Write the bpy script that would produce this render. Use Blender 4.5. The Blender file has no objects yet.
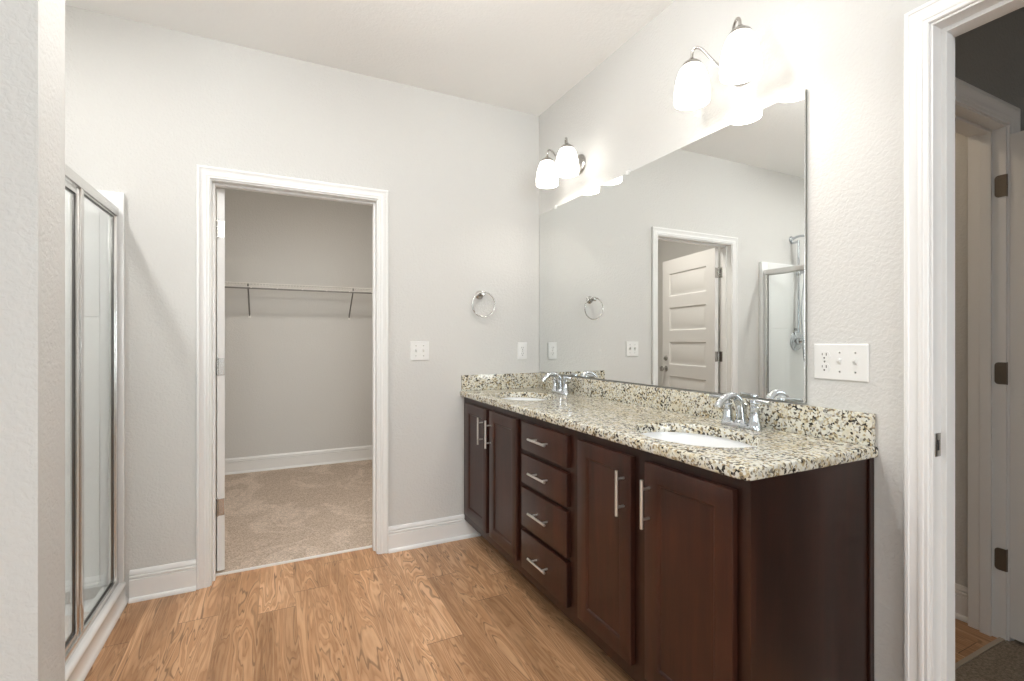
import bpy, bmesh, math
from mathutils import Vector, Matrix
R = math.radians
S = bpy.context.scene
COL = S.collection
# ------------------------------------------------------------------ camera, world, exposure
cd = bpy.data.cameras.new('camera')
cam = bpy.data.objects.new('camera', cd); COL.objects.link(cam)
cam.location = (-1.5943, 0.0, 1.2299)
cam.rotation_euler = (R(90), 0, R(-26.1233))
cd.sensor_width = 36.0; cd.lens = 482.0942 / 1024 * 36.0
cd.clip_start = 0.05; cd.clip_end = 60
S.camera = cam
w = bpy.data.worlds.new('world'); S.world = w; w.use_nodes = True
w.node_tree.nodes['Background'].inputs[0].default_value = (0.80, 0.90, 1.0, 1)
w.node_tree.nodes['Background'].inputs[1].default_value = 3.0
S.view_settings.view_transform = 'Standard'
S.view_settings.look = 'None'
S.view_settings.exposure = 0.14
S.view_settings.gamma = 1.0
S.view_settings.use_curve_mapping = False
try:
    S.cycles.use_denoising = True
    S.cycles.max_bounces = 14; S.cycles.diffuse_bounces = 6; S.cycles.glossy_bounces = 6
    S.cycles.transparent_max_bounces = 16; S.cycles.transmission_bounces = 8
    S.cycles.caustics_reflective = False; S.cycles.caustics_refractive = False
    S.cycles.sample_clamp_indirect = 6.0
except Exception:
    pass
# strengths of the room's lamps and the added fill lights (used by the lamp builders further down)
BULB = 120.0        # bulbs in the vanity lights
SHADE = 3.3         # glow of the frosted shades
FILL_BATH = 58.0     # unseen globe added as fill for walls and ceiling
CAN_SHOWER = 300.0   # recessed disc over the shower
FILL_CLOSET = 78.0  # unseen disc added to brighten the closet
FILL_BED = 7.0  # unseen globe added to lift the bedroom side
CAN_HALL = 85.0
WINDOW_W = 10.0
REAR_FILL_W = 80.0  # even fill added from behind the viewer
al = bpy.data.lights.new('window_daylight', 'AREA'); al.shape = 'RECTANGLE'; al.size = 1.3; al.size_y = 1.0
al.energy = WINDOW_W; al.color = (0.82, 0.91, 1.0)
ao = bpy.data.objects.new('window_daylight', al); COL.objects.link(ao)
ao.location = (-3.45, -0.55, 1.65); ao.rotation_euler = (0, R(-90), 0)

al = bpy.data.lights.new('rear_fill_light', 'AREA'); al.shape = 'RECTANGLE'; al.size = 1.9; al.size_y = 1.5
al.energy = REAR_FILL_W; al.color = (0.96, 0.98, 1.0)  # added fill light, shining in through the added rear window
ao = bpy.data.objects.new('rear_fill_light', al); COL.objects.link(ao)
ao.location = (-1.5, -3.5, 1.65); ao.rotation_euler = (R(90), 0, 0)

D = 2.8376          # back wall
H = 2.743           # ceiling
WX = -3.13          # left wall
YB = -3.2           # wall behind the camera
SY0, SY1 = 1.190, 1.318   # partition beside the shower
SXE = -1.99

# ------------------------------------------------------------------ materials
def mat(name):
    m = bpy.data.materials.new(name); m.use_nodes = True
    return m, m.node_tree.nodes, m.node_tree.links, m.node_tree.nodes['Principled BSDF']
def simple(name, col, rough=0.5, metal=0.0, spec=0.5, coat=0.0):
    m, n, l, b = mat(name)
    b.inputs['Base Color'].default_value = (*col, 1); b.inputs['Roughness'].default_value = rough
    b.inputs['Metallic'].default_value = metal; b.inputs['Specular IOR Level'].default_value = spec
    b.inputs['Coat Weight'].default_value = coat
    return m
def coords(n, l, scale=(1, 1, 1), loc=(0, 0, 0)):
    tc = n.new('ShaderNodeTexCoord'); mp = n.new('ShaderNodeMapping')
    mp.inputs['Scale'].default_value = scale; mp.inputs['Location'].default_value = loc
    l.new(tc.outputs['Object'], mp.inputs['Vector']); return mp.outputs['Vector']
def noise(n, l, vec, scale, detail=2, rough=0.5, dist=0.0):
    t = n.new('ShaderNodeTexNoise'); t.inputs['Scale'].default_value = scale; t.inputs['Detail'].default_value = detail
    t.inputs['Roughness'].default_value = rough; t.inputs['Distortion'].default_value = dist
    l.new(vec, t.inputs['Vector']); return t
def ramp(n, l, fac, stops, interp='LINEAR'):
    r = n.new('ShaderNodeValToRGB'); cr = r.color_ramp; cr.interpolation = interp
    while len(cr.elements) < len(stops): cr.elements.new(0.5)
    for e, (p, c) in zip(cr.elements, stops):
        e.position = p; e.color = (*c, 1) if len(c) == 3 else c
    l.new(fac, r.inputs['Fac']); return r.outputs['Color']
def math_(n, l, op, a, b=None, c=None):
    t = n.new('ShaderNodeMath'); t.operation = op
    for i, v in enumerate((a, b, c)):
        if v is None: continue
        if isinstance(v, (int, float)): t.inputs[i].default_value = v
        else: l.new(v, t.inputs[i])
    return t.outputs[0]
def mix(n, l, fac, a, b, blend='MIX'):
    t = n.new('ShaderNodeMix'); t.data_type = 'RGBA'; t.blend_type = blend
    for i, v in ((0, fac), (6, a), (7, b)):
        if isinstance(v, (int, float)): t.inputs[i].default_value = v
        elif isinstance(v, tuple): t.inputs[i].default_value = (*v, 1)
        else: l.new(v, t.inputs[i])
    return t.outputs[2]
def bump(n, l, b, h, strength, dist=0.002):
    t = n.new('ShaderNodeBump'); t.inputs['Strength'].default_value = strength; t.inputs['Distance'].default_value = dist
    l.new(h, t.inputs['Height']); l.new(t.outputs['Normal'], b.inputs['Normal'])

def paint(name, col, strength=0.6, scale=62, rough=0.75, dist=0.003):
    m, n, l, b = mat(name)
    b.inputs['Base Color'].default_value = (*col, 1); b.inputs['Roughness'].default_value = rough
    b.inputs['Specular IOR Level'].default_value = 0.25
    v = coords(n, l)
    a = noise(n, l, v, scale, 3, 0.45, 0.6)
    h = ramp(n, l, a.outputs['Fac'], [(0.36, (0, 0, 0)), (0.62, (1, 1, 1))])
    bump(n, l, b, h, strength, dist)
    return m
M = {}
M['wall'] = paint('greige wall paint', (0.625, 0.620, 0.600), 0.25, 90)
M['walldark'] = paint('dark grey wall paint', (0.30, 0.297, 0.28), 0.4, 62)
M['ceil'] = paint('ceiling paint', (0.87, 0.87, 0.855), 0.2, 60, 0.85)
M['trim'] = simple('white trim paint', (0.80, 0.80, 0.79), 0.32, 0, 0.5)
M['door'] = simple('white door paint', (0.76, 0.755, 0.74), 0.35, 0, 0.5)
M['plastic'] = simple('white plastic', (0.76, 0.76, 0.745), 0.3)
M['slot'] = simple('dark slot', (0.03, 0.03, 0.03), 0.6)
M['chrome'] = simple('chrome', (0.62, 0.65, 0.68), 0.06, 1.0)
M['nickel'] = simple('brushed nickel', (0.50, 0.485, 0.46), 0.24, 1.0)
M['steel'] = simple('satin steel pull', (0.80, 0.79, 0.76), 0.30, 1.0)
M['bronze'] = simple('dull bronze hinge', (0.22, 0.19, 0.16), 0.42, 0.9)
M['alu'] = simple('polished aluminium', (0.74, 0.735, 0.72), 0.22, 1.0)
M['gasket'] = simple('dark gasket', (0.035, 0.033, 0.03), 0.5)
M['porcelain'] = simple('porcelain', (0.86, 0.87, 0.88), 0.08, 0, 0.6, 0.3)
M['acrylic'] = simple('white acrylic', (0.83, 0.84, 0.835), 0.16, 0, 0.5)
M['mirror'] = simple('mirror silver', (0.87, 0.885, 0.875), 0.0, 1.0)
M['mirroredge'] = simple('ground glass edge', (0.20, 0.21, 0.18), 0.25)
M['wire'] = simple('white vinyl wire', (0.78, 0.77, 0.74), 0.4)
M['bracewire'] = simple('grey brace', (0.22, 0.215, 0.205), 0.4, 0.3)

def emit(name, col, strength):
    m, n, l, b = mat(name)
    b.inputs['Base Color'].default_value = (*col, 1)
    b.inputs['Emission Color'].default_value = (*col, 1); b.inputs['Emission Strength'].default_value = strength
    b.inputs['Roughness'].default_value = 0.3
    return m
M['shade'] = emit('lit frosted shade', (1.0, 0.97, 0.92), SHADE)
M['bulb'] = emit('lit bulb', (1.0, 0.965, 0.91), BULB)
M['fill_bath'] = emit('added fill bath', (1.0, 0.985, 0.96), FILL_BATH)
M['can_shower'] = emit('lit diffuser shower', (1.0, 0.985, 0.96), CAN_SHOWER)
M['fill_closet'] = emit('added fill closet', (1.0, 0.93, 0.85), FILL_CLOSET)
M['fill_bed'] = emit('added fill bedroom', (1.0, 0.97, 0.93), FILL_BED)
M['can_hall'] = emit('lit diffuser hall', (1.0, 0.80, 0.58), CAN_HALL)

def glass_mat():
    m, n, l, b = mat('clear glass')
    out = n['Material Output']; n.remove(b)
    tr = n.new('ShaderNodeBsdfTransparent'); tr.inputs[0].default_value = (0.97, 0.98, 0.975, 1)
    gl = n.new('ShaderNodeBsdfGlossy'); gl.inputs['Roughness'].default_value = 0.01
    lw = n.new('ShaderNodeLayerWeight'); lw.inputs['Blend'].default_value = 0.5
    fr = math_(n, l, 'MULTIPLY_ADD', math_(n, l, 'POWER', lw.outputs['Facing'], 5.0), 0.85, 0.035)
    mx = n.new('ShaderNodeMixShader')
    l.new(fr, mx.inputs[0]); l.new(tr.outputs[0], mx.inputs[1]); l.new(gl.outputs[0], mx.inputs[2])
    l.new(mx.outputs[0], out.inputs['Surface']); return m
M['glass'] = glass_mat()

def wood_floor():
    m, n, l, b = mat('laminate planks')
    tc = n.new('ShaderNodeTexCoord'); sp = n.new('ShaderNodeSeparateXYZ'); l.new(tc.outputs['Object'], sp.inputs[0])
    W, L = 0.155, 1.21
    u = math_(n, l, 'DIVIDE', math_(n, l, 'ADD', sp.outputs[0], 0.89 + 40 * W), W)
    i = math_(n, l, 'FLOOR', u); fu = math_(n, l, 'FRACT', u)
    wn = n.new('ShaderNodeTexWhiteNoise'); wn.noise_dimensions = '1D'; l.new(i, wn.inputs['W'])
    v = math_(n, l, 'ADD', math_(n, l, 'DIVIDE', math_(n, l, 'ADD', sp.outputs[1], 10.0), L), math_(n, l, 'MULTIPLY', wn.outputs['Value'], 5.0))
    j = math_(n, l, 'FLOOR', v); fv = math_(n, l, 'FRACT', v)
    cid = n.new('ShaderNodeCombineXYZ'); l.new(i, cid.inputs[0]); l.new(j, cid.inputs[1])
    w2 = n.new('ShaderNodeTexWhiteNoise'); w2.noise_dimensions = '2D'; l.new(cid.outputs[0], w2.inputs['Vector'])
    rnd = w2.outputs['Value']
    du = math_(n, l, 'MULTIPLY', math_(n, l, 'MINIMUM', fu, math_(n, l, 'SUBTRACT', 1.0, fu)), W)
    dv = math_(n, l, 'MULTIPLY', math_(n, l, 'MINIMUM', fv, math_(n, l, 'SUBTRACT', 1.0, fv)), L)
    seam_u = math_(n, l, 'LESS_THAN', du, 0.0007); seam_v = math_(n, l, 'LESS_THAN', dv, 0.0014)
    # grain space: across x quick, along y slow, each plank its own piece of wood
    g = n.new('ShaderNodeCombineXYZ')
    l.new(math_(n, l, 'MULTIPLY', sp.outputs[0], 10.5), g.inputs[0])
    l.new(math_(n, l, 'MULTIPLY', sp.outputs[1], 1.05), g.inputs[1])
    l.new(math_(n, l, 'MULTIPLY', rnd, 37.0), g.inputs[2])
    big = noise(n, l, g.outputs[0], 1.0, 3, 0.48, 0.45).outputs['Fac']
    waves = math_(n, l, 'FRACT', math_(n, l, 'MULTIPLY', big, 14.0))
    ridge = math_(n, l, 'ABSOLUTE', math_(n, l, 'SUBTRACT', waves, 0.5))
    g2 = n.new('ShaderNodeCombineXYZ')
    l.new(math_(n, l, 'MULTIPLY', sp.outputs[0], 120.0), g2.inputs[0]); l.new(math_(n, l, 'MULTIPLY', sp.outputs[1], 7.0), g2.inputs[1]); l.new(rnd, g2.inputs[2])
    fine = noise(n, l, g2.outputs[0], 1.0, 3, 0.6, 0.2).outputs['Fac']
    patch = noise(n, l, g.outputs[0], 0.7, 2, 0.5, 0.3).outputs['Fac']
    base = ramp(n, l, waves, [(0.0, (0.36, 0.178, 0.082)), (0.35, (0.52, 0.290, 0.150)), (0.75, (0.64, 0.395, 0.230)), (1.0, (0.49, 0.267, 0.135))])
    tone = ramp(n, l, patch, [(0.32, (0.60, 0.53, 0.47)), (0.50, (0.96, 0.95, 0.95)), (0.66, (1.14, 1.15, 1.18))])
    c = mix(n, l, 1.0, base, tone, 'MULTIPLY')
    plank = ramp(n, l, rnd, [(0.0, (0.76, 0.71, 0.66)), (0.5, (1.0, 1.0, 1.0)), (1.0, (1.12, 1.15, 1.20))])
    c = mix(n, l, 1.0, c, plank, 'MULTIPLY')
    line = ramp(n, l, ridge, [(0.0, (1, 1, 1)), (0.04, (0.95, 0.95, 0.95)), (0.10, (0, 0, 0))])
    gate = ramp(n, l, noise(n, l, g.outputs[0], 1.7, 2, 0.5, 0.0).outputs['Fac'], [(0.38, (0.28, 0.28, 0.28)), (0.58, (0.92, 0.92, 0.92))])
    c = mix(n, l, math_(n, l, 'MULTIPLY', line, gate), c, (0.13, 0.062, 0.027))
    c = mix(n, l, 0.26, c, ramp(n, l, fine, [(0.3, (0.30, 0.155, 0.07)), (0.65, (0.62, 0.385, 0.215))]))
    c = mix(n, l, math_(n, l, 'MULTIPLY', seam_u, 0.45), c, (0.12, 0.06, 0.03))
    c = mix(n, l, math_(n, l, 'MULTIPLY', seam_v, 0.8), c, (0.06, 0.03, 0.016))
    l.new(c, b.inputs['Base Color']); b.inputs['Roughness'].default_value = 0.36; b.inputs['Specular IOR Level'].default_value = 0.4
    bump(n, l, b, fine, 0.12, 0.0008)
    return m
M['floor'] = wood_floor()

def granite():
    m, n, l, b = mat('speckled granite')
    v = coords(n, l)
    dn = noise(n, l, v, 70, 2, 0.5)
    vm = n.new('ShaderNodeVectorMath'); vm.operation = 'MULTIPLY_ADD'
    l.new(dn.outputs['Color'], vm.inputs[0]); vm.inputs[1].default_value = (0.012, 0.012, 0.012); l.new(v, vm.inputs[2])
    vo = n.new('ShaderNodeTexVoronoi'); vo.inputs['Scale'].default_value = 135; l.new(vm.outputs[0], vo.inputs['Vector'])
    sc = n.new('ShaderNodeSeparateColor'); l.new(vo.outputs['Color'], sc.inputs[0])
    cl = noise(n, l, v, 26, 3, 0.6, 0.3).outputs['Fac']
    key = math_(n, l, 'ADD', math_(n, l, 'MULTIPLY', sc.outputs[0], 0.62), math_(n, l, 'MULTIPLY', cl, 0.75))
    c = ramp(n, l, key, [(0.0, (0.026, 0.023, 0.021)), (0.405, (0.026, 0.023, 0.021)), (0.45, (0.15, 0.125, 0.10)), (0.52, (0.38, 0.30, 0.17)),
                         (0.60, (0.60, 0.55, 0.41)), (0.70, (0.63, 0.615, 0.525)), (0.88, (0.69, 0.685, 0.63)), (1.0, (0.45, 0.44, 0.40))])
    gold = noise(n, l, v, 17, 2, 0.5).outputs['Fac']
    c = mix(n, l, ramp(n, l, gold, [(0.52, (0, 0, 0)), (0.66, (0.4, 0.4, 0.4))]), c, mix(n, l, 1.0, c, (0.92, 0.80, 0.58), 'MULTIPLY'))
    v2 = n.new('ShaderNodeTexVoronoi'); v2.inputs['Scale'].default_value = 160; l.new(vm.outputs[0], v2.inputs['Vector'])
    s2 = n.new('ShaderNodeSeparateColor'); l.new(v2.outputs['Color'], s2.inputs[0])
    c = mix(n, l, math_(n, l, 'MULTIPLY', math_(n, l, 'LESS_THAN', s2.outputs[1], 0.10), 0.75), c, (0.06, 0.055, 0.05))
    l.new(c, b.inputs['Base Color']); b.inputs['Roughness'].default_value = 0.13; b.inputs['Specular IOR Level'].default_value = 0.5
    return m
M['granite'] = granite()

def cabinet_wood(name, k=1.0):
    m, n, l, b = mat(name)
    v = coords(n, l, (26, 26, 2.2))
    a = noise(n, l, v, 1.0, 4, 0.6, 0.5).outputs['Fac']
    c = ramp(n, l, a, [(0.28, (0.021 * k, 0.0065 * k, 0.004 * k)), (0.55, (0.038 * k, 0.0115 * k, 0.0065 * k)), (0.78, (0.056 * k, 0.0175 * k, 0.0095 * k))])
    bl = noise(n, l, coords(n, l), 5, 2).outputs['Fac']
    c = mix(n, l, 1.0, c, ramp(n, l, bl, [(0.35, (0.8, 0.8, 0.8)), (0.7, (1.2, 1.15, 1.1))]), 'MULTIPLY')
    l.new(c, b.inputs['Base Color']); b.inputs['Roughness'].default_value = 0.34; b.inputs['Specular IOR Level'].default_value = 0.45
    b.inputs['Coat Weight'].default_value = 0.0
    return m
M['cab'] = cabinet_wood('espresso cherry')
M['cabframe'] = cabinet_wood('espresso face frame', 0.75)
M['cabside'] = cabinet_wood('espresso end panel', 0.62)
M['toe'] = simple('dark toe board', (0.014, 0.008, 0.006), 0.5)

def carpet(name, a, bcol, patchy=True):
    m, n, l, b = mat(name)
    v = coords(n, l)
    f = noise(n, l, v, 130, 4, 0.75).outputs['Fac']
    c = ramp(n, l, f, [(0.32, tuple(x * 0.50 for x in a)), (0.66, tuple(min(1, x * 1.30) for x in a))])
    if patchy:
        p = noise(n, l, coords(n, l, (2.0, 1.5, 1)), 1.5, 5, 0.62, 0.9).outputs['Fac']
        c = mix(n, l, ramp(n, l, p, [(0.48, (0, 0, 0)), (0.56, (0.8, 0.8, 0.8))]), c, mix(n, l, 1.0, c, bcol, 'MULTIPLY'))
    l.new(c, b.inputs['Base Color']); b.inputs['Roughness'].default_value = 0.95; b.inputs['Specular IOR Level'].default_value = 0.1
    bump(n, l, b, f, 0.9, 0.006)
    return m
M['carpet'] = carpet('beige carpet', (0.55, 0.45, 0.365), (1.25, 1.28, 1.32))
M['carpet2'] = carpet('taupe carpet', (0.30, 0.25, 0.20), (1.2, 1.2, 1.2))

# ------------------------------------------------------------------ mesh helpers
class MB:
    def __init__(s): s.bm = bmesh.new()
    def box(s, x0, x1, y0, y1, z0, z1, bev=0.0, seg=2):
        vs = [s.bm.verts.new((x, y, z)) for x in (x0, x1) for y in (y0, y1) for z in (z0, z1)]
        fs = []
        for q in ((0, 1, 3, 2), (4, 6, 7, 5), (0, 4, 5, 1), (2, 3, 7, 6), (0, 2, 6, 4), (1, 5, 7, 3)):
            fs.append(s.bm.faces.new([vs[k] for k in q]))
        if bev > 0:
            es = list({e for f in fs for e in f.edges})
            bmesh.ops.bevel(s.bm, geom=es, offset=bev, segments=seg, affect='EDGES', profile=0.6)
        return s
    def ring_loft(s, rings, cap0=True, cap1=True, closed=True):
        V = [[s.bm.verts.new(p) for p in r] for r in rings]
        n = len(V[0])
        for a, b in zip(V, V[1:]):
            for k in range(n if closed else n - 1):
                s.bm.faces.new((a[k], a[(k + 1) % n], b[(k + 1) % n], b[k]))
        if cap0: s.bm.faces.new(list(reversed(V[0])))
        if cap1: s.bm.faces.new(V[-1])
        return s
    def lathe(s, c, prof, axis=(0, 0, 1), seg=28, cap0=True, cap1=True, sx=1.0, sy=1.0):
        c = Vector(c); ax = Vector(axis).normalized()
        q = Vector((0, 0, 1)).rotation_difference(ax).to_matrix()
        rings = []
        for r, h in prof:
            rings.append([c + q @ Vector((sx * r * math.cos(2 * math.pi * k / seg), sy * r * math.sin(2 * math.pi * k / seg), h)) for k in range(seg)])
        return s.ring_loft(rings, cap0, cap1)
    def tube(s, pts, rad, seg=12, caps=True):
        P = [Vector(p) for p in pts]
        if isinstance(rad, (int, float)): rad = [rad] * len(P)
        rings = []; prev = None
        for i, p in enumerate(P):
            t = (P[min(i + 1, len(P) - 1)] - P[max(i - 1, 0)]).normalized()
            if prev is None:
                up = Vector((0, 0, 1)) if abs(t.z) < 0.9 else Vector((1, 0, 0))
                nrm = t.cross(up).normalized()
            else:
                nrm = (prev - t * prev.dot(t)).normalized()
            prev = nrm; bi = t.cross(nrm)
            rings.append([p + (nrm * math.cos(2 * math.pi * k / seg) + bi * math.sin(2 * math.pi * k / seg)) * rad[i] for k in range(seg)])
        return s.ring_loft(rings, caps, caps)
    def torus(s, c, r, rr, axis=(0, 1, 0), seg=48, sec=10):
        c = Vector(c); q = Vector((0, 0, 1)).rotation_difference(Vector(axis)).to_matrix()
        rings = []
        for i in range(seg):
            a = 2 * math.pi * i / seg
            rings.append([s.bm.verts.new(c + q @ Vector(((r + rr * math.cos(2 * math.pi * k / sec)) * math.cos(a), (r + rr * math.cos(2 * math.pi * k / sec)) * math.sin(a), rr * math.sin(2 * math.pi * k / sec)))) for k in range(sec)])
        for i in range(seg):
            a, b = rings[i], rings[(i + 1) % seg]
            for k in range(sec): s.bm.faces.new((a[k], b[k], b[(k + 1) % sec], a[(k + 1) % sec]))
        return s
    def poly(s, pts): s.bm.faces.new([s.bm.verts.new(p) for p in pts]); return s
    def build(s, name, m, parent=None, smooth=True):
        bm = s.bm
        off = Vector((0, 0, 0)); p = parent
        while p is not None: off += p.location; p = p.parent
        bmesh.ops.translate(bm, vec=-off, verts=bm.verts)
        bmesh.ops.recalc_face_normals(bm, faces=bm.faces)
        me = bpy.data.meshes.new(name); bm.to_mesh(me); bm.free()
        me.materials.append(m)
        if smooth:
            me.polygons.foreach_set('use_smooth', [True] * len(me.polygons))
            me.set_sharp_from_angle(angle=R(38))
        o = bpy.data.objects.new(name, me); COL.objects.link(o); o.parent = parent
        return o
def spline(pts, n=8):
    """Catmull-Rom through pts."""
    P = [Vector(p) for p in pts]; P = [2 * P[0] - P[1]] + P + [2 * P[-1] - P[-2]]; out = []
    for i in range(1, len(P) - 2):
        for k in range(n):
            t = k / n; a, b, c, d = P[i - 1:i + 3]
            out.append(0.5 * ((2 * b) + (c - a) * t + (2 * a - 5 * b + 4 * c - d) * t * t + (3 * b - a - 3 * c + d) * t ** 3))
    out.append(P[-2]); return out
def thing(name, label, cat, loc, group=None):
    o = bpy.data.objects.new(name, None); COL.objects.link(o); o.location = loc
    o['label'] = label; o['category'] = cat
    if group: o['group'] = group
    return o
def tag(o, label, cat, group=None):
    o['label'] = label; o['category'] = cat
    if group: o['group'] = group
    return o
def struct(o, label, cat):
    o['kind'] = 'structure'; o['label'] = label; o['category'] = cat; return o
def children(o): return [c for c in bpy.data.objects if c.parent == o]
def copy_tree(o, parent=None):
    c = o.copy(); COL.objects.link(c); c.parent = parent
    for ch in children(o): copy_tree(ch, c)
    return c

# ------------------------------------------------------------------ the room
CX0, CX1 = -1.883, -1.071     # closet doorway
DH = 2.036
BY0, BY1 = -0.145, 0.668      # doorway in the vanity wall
BH = 2.082
TW = 0.12
JT = 0.0163   # room for the jamb boards
HX = 1.085                    # hinge side of the far doorway
HY = 0.88
HH = 2.105
def wallbox(*bs):
    m = MB()
    for b in bs: m.box(*b)
    return m
struct(wallbox((WX, CX0 - JT, D, D + TW, 0, H), (CX1 + JT, 0.0, D, D + TW, 0, H), (CX0 - JT, CX1 + JT, D, D + TW, DH + JT, H)).build('wall_back', M['wall'], None, False),
       'greige textured back wall with the closet doorway', 'wall')
struct(wallbox((0, TW, BY1 + JT, D + TW, 0, H), (0, TW, YB, BY0 - JT, 0, H), (0, TW, BY0 - JT, BY1 + JT, BH + JT, H)).build('wall_right', M['wall'], None, False),
       'greige textured wall behind the mirror and vanity', 'wall')
struct(wallbox((WX, SXE, SY0, SY1, 0, H)).build('wall_left', M['wall'], None, False),
       'partition wall end at the near side of the shower', 'wall')
struct(wallbox((WX - TW, WX, YB, -1.15, 0, H), (WX - TW, WX, 0.05, D + TW, 0, H), (WX - TW, WX, -1.15, 0.05, 0, 1.2), (WX - TW, WX, -1.15, 0.05, 2.1, H)).build('wall_outer', M['wall'], None, False),
       'outer bathroom wall with the window', 'wall')
struct(wallbox((WX - TW, -2.45, YB - TW, YB, 0, H), (-0.55, TW, YB - TW, YB, 0, H), (-2.45, -0.55, YB - TW, YB, 0, 0.9), (-2.45, -0.55, YB - TW, YB, 2.4, H)).build('wall_rear', M['wall'], None, False), 'bathroom wall behind the viewer', 'wall')
struct(wallbox((WX - TW, TW, YB - TW, D + TW, H, H + 0.1)).build('ceiling', M['ceil'], None, False), 'white bathroom ceiling', 'ceiling')
struct(wallbox((WX - TW, TW, YB - TW, D + 0.105, -0.1, 0)).build('floor', M['floor'], None, False), 'wood look plank floor with swirled grain', 'floor')
# closet shell
QX0, QX1, QY = -2.40, -0.42, 5.12
struct(wallbox((QX0 - 0.1, QX1 + 0.1, QY, QY + 0.1, 0, H)).build('wall_closet_back', M['wall'], None, False), 'greige closet wall behind the wire shelf', 'wall')
struct(wallbox((QX0 - 0.1, QX0, D + TW, QY, 0, H)).build('wall_closet_left', M['wall'], None, False), 'closet wall behind the open door', 'wall')
struct(wallbox((QX1, QX1 + 0.1, D + TW, QY, 0, H)).build('wall_closet_right', M['wall'], None, False), 'closet wall opposite the open door', 'wall')
struct(wallbox((QX0 - 0.1, QX1 + 0.1, D + TW, QY + 0.1, H, H + 0.1)).build('closet_ceiling', M['ceil'], None, False), 'closet ceiling', 'ceiling')
struct(wallbox((QX0 - 0.1, QX1 + 0.1, D + 0.105, QY, -0.1, 0.004)).build('closet_floor', M['carpet'], None, False), 'beige closet carpet with brushed pile marks', 'floor')
# bedroom beyond the side doorway, and the small room beyond that
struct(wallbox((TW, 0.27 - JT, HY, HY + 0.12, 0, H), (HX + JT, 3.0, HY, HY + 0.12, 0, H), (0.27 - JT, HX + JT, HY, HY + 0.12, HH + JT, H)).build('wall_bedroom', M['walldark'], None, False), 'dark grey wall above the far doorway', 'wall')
struct(wallbox((3.0, 3.1, YB, HY + 0.12, 0, H), (TW, 3.1, YB - 0.1, YB, 0, H)).build('wall_bedroom_far', M['wall'], None, False), 'far bedroom walls', 'wall')
struct(wallbox((TW, 3.1, YB - 0.1, 2.7, H, H + 0.1)).build('bedroom_ceiling', M['ceil'], None, False), 'bedroom ceiling', 'ceiling')
struct(wallbox((TW, 3.0, YB, HY + 0.012, -0.1, 0.004)).build('bedroom_floor', M['carpet2'], None, False), 'taupe bedroom carpet', 'floor')
struct(wallbox((TW, 1.30, HY + 0.012, 2.6, -0.1, 0.0)).build('hall_floor', M['floor'], None, False), 'wood floor beyond the far doorway', 'floor')
struct(wallbox((1.135, 1.25, HY + 0.12, 2.7, 0, H), (TW, 1.25, 2.6, 2.7, 0, H)).build('wall_hall', M['wall'], None, False), 'warm lit wall beyond the far doorway', 'wall')

# trims: casings, jambs, thresholds
CAS = [(0.0, 0.0), (0.0, 0.008), (0.003, 0.0105), (0.011, 0.0105), (0.0125, 0.013), (0.016, 0.0145), (0.022, 0.0145), (0.0245, 0.0115), (0.043, 0.0155), (0.0455, 0.0185), (0.053, 0.0185), (0.057, 0.0150), (0.057, 0.0)]
def casing(name, lo, hi, h, place, width=0.057):
    """place(a, t, z): a along the wall, t out of the wall."""
    m = MB(); k = width / 0.057
    rings = [[], [], [], []]
    for wv, t in CAS:
        wv *= k
        rings[0].append(place(lo - wv, t, 0.0)); rings[1].append(place(lo - wv, t, h + wv))
        rings[2].append(place(hi + wv, t, h + wv)); rings[3].append(place(hi + wv, t, 0.0))
    m.ring_loft(rings)
    return m.build(name, M['trim'])
RV = 0.006
struct(casing('trim_1', CX0 - RV, CX1 + RV, DH + RV, lambda a, t, z: (a, D - t, z)), 'white moulded casing around the closet doorway', 'trim')
def jamb(name, boxes): 
    m = MB()
    for b in boxes: m.box(*b, bev=0.0008, seg=1)
    return m.build(name, M['trim'], None, False)
J = 0.016
struct(jamb('trim_2', [(CX0 - J, CX0, D - 0.001, D + TW + 0.001, 0, DH + J), (CX1, CX1 + J, D - 0.001, D + TW + 0.001, 0, DH + J), (CX0, CX1, D - 0.001, D + TW + 0.001, DH, DH + J),
                       (CX0, CX0 + 0.011, D + 0.045, D + 0.081, 0, DH - 0.011), (CX1 - 0.011, CX1, D + 0.045, D + 0.081, 0, DH - 0.011), (CX0, CX1, D + 0.045, D + 0.081, DH - 0.011, DH)]),
       'white jamb and stop of the closet doorway', 'trim')
struct(wallbox((CX0, CX1, D + 0.098, D + 0.112, 0.0, 0.009)).build('trim_3', M['trim'], None, False), 'white strip between plank floor and closet carpet', 'trim')
struct(casing('trim_4', BY0 - RV, BY1 + RV, BH + RV, lambda a, t, z: (-t, a, z), 0.055), 'white moulded casing around the side doorway', 'trim')
jb = struct(jamb('trim_5', [(-0.001, TW + 0.001, BY1, BY1 + J, 0, BH + J), (-0.001, TW + 0.001, BY0 - J, BY0, 0, BH + J), (-0.001, TW + 0.001, BY0, BY1, BH, BH + J),
                            (0.042, 0.078, BY1 - 0.012, BY1, 0, BH - 0.012), (0.042, 0.078, BY0, BY0 + 0.012, 0, BH - 0.012), (0.042, 0.078, BY0, BY1, BH - 0.012, BH)]),
            'white jamb and stop of the side doorway', 'trim')
sk = MB().box(0.008, 0.036, BY1 - 0.0025, BY1 + 0.001, 0.915, 0.978, 0.001).build('strike_plate', M['nickel'], jb); sk['label'] = 'dull nickel strike plate'
MB().box(0.017, 0.027, BY1 - 0.003, BY1 - 0.002, 0.932, 0.960).build('latch_hole', M['slot'], sk)
hc = struct(casing('trim_6', 0.27 - RV, HX + RV, HH + RV, lambda a, t, z: (a, HY - t, z), 0.078), 'white casing over the far doorway', 'trim')
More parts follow.
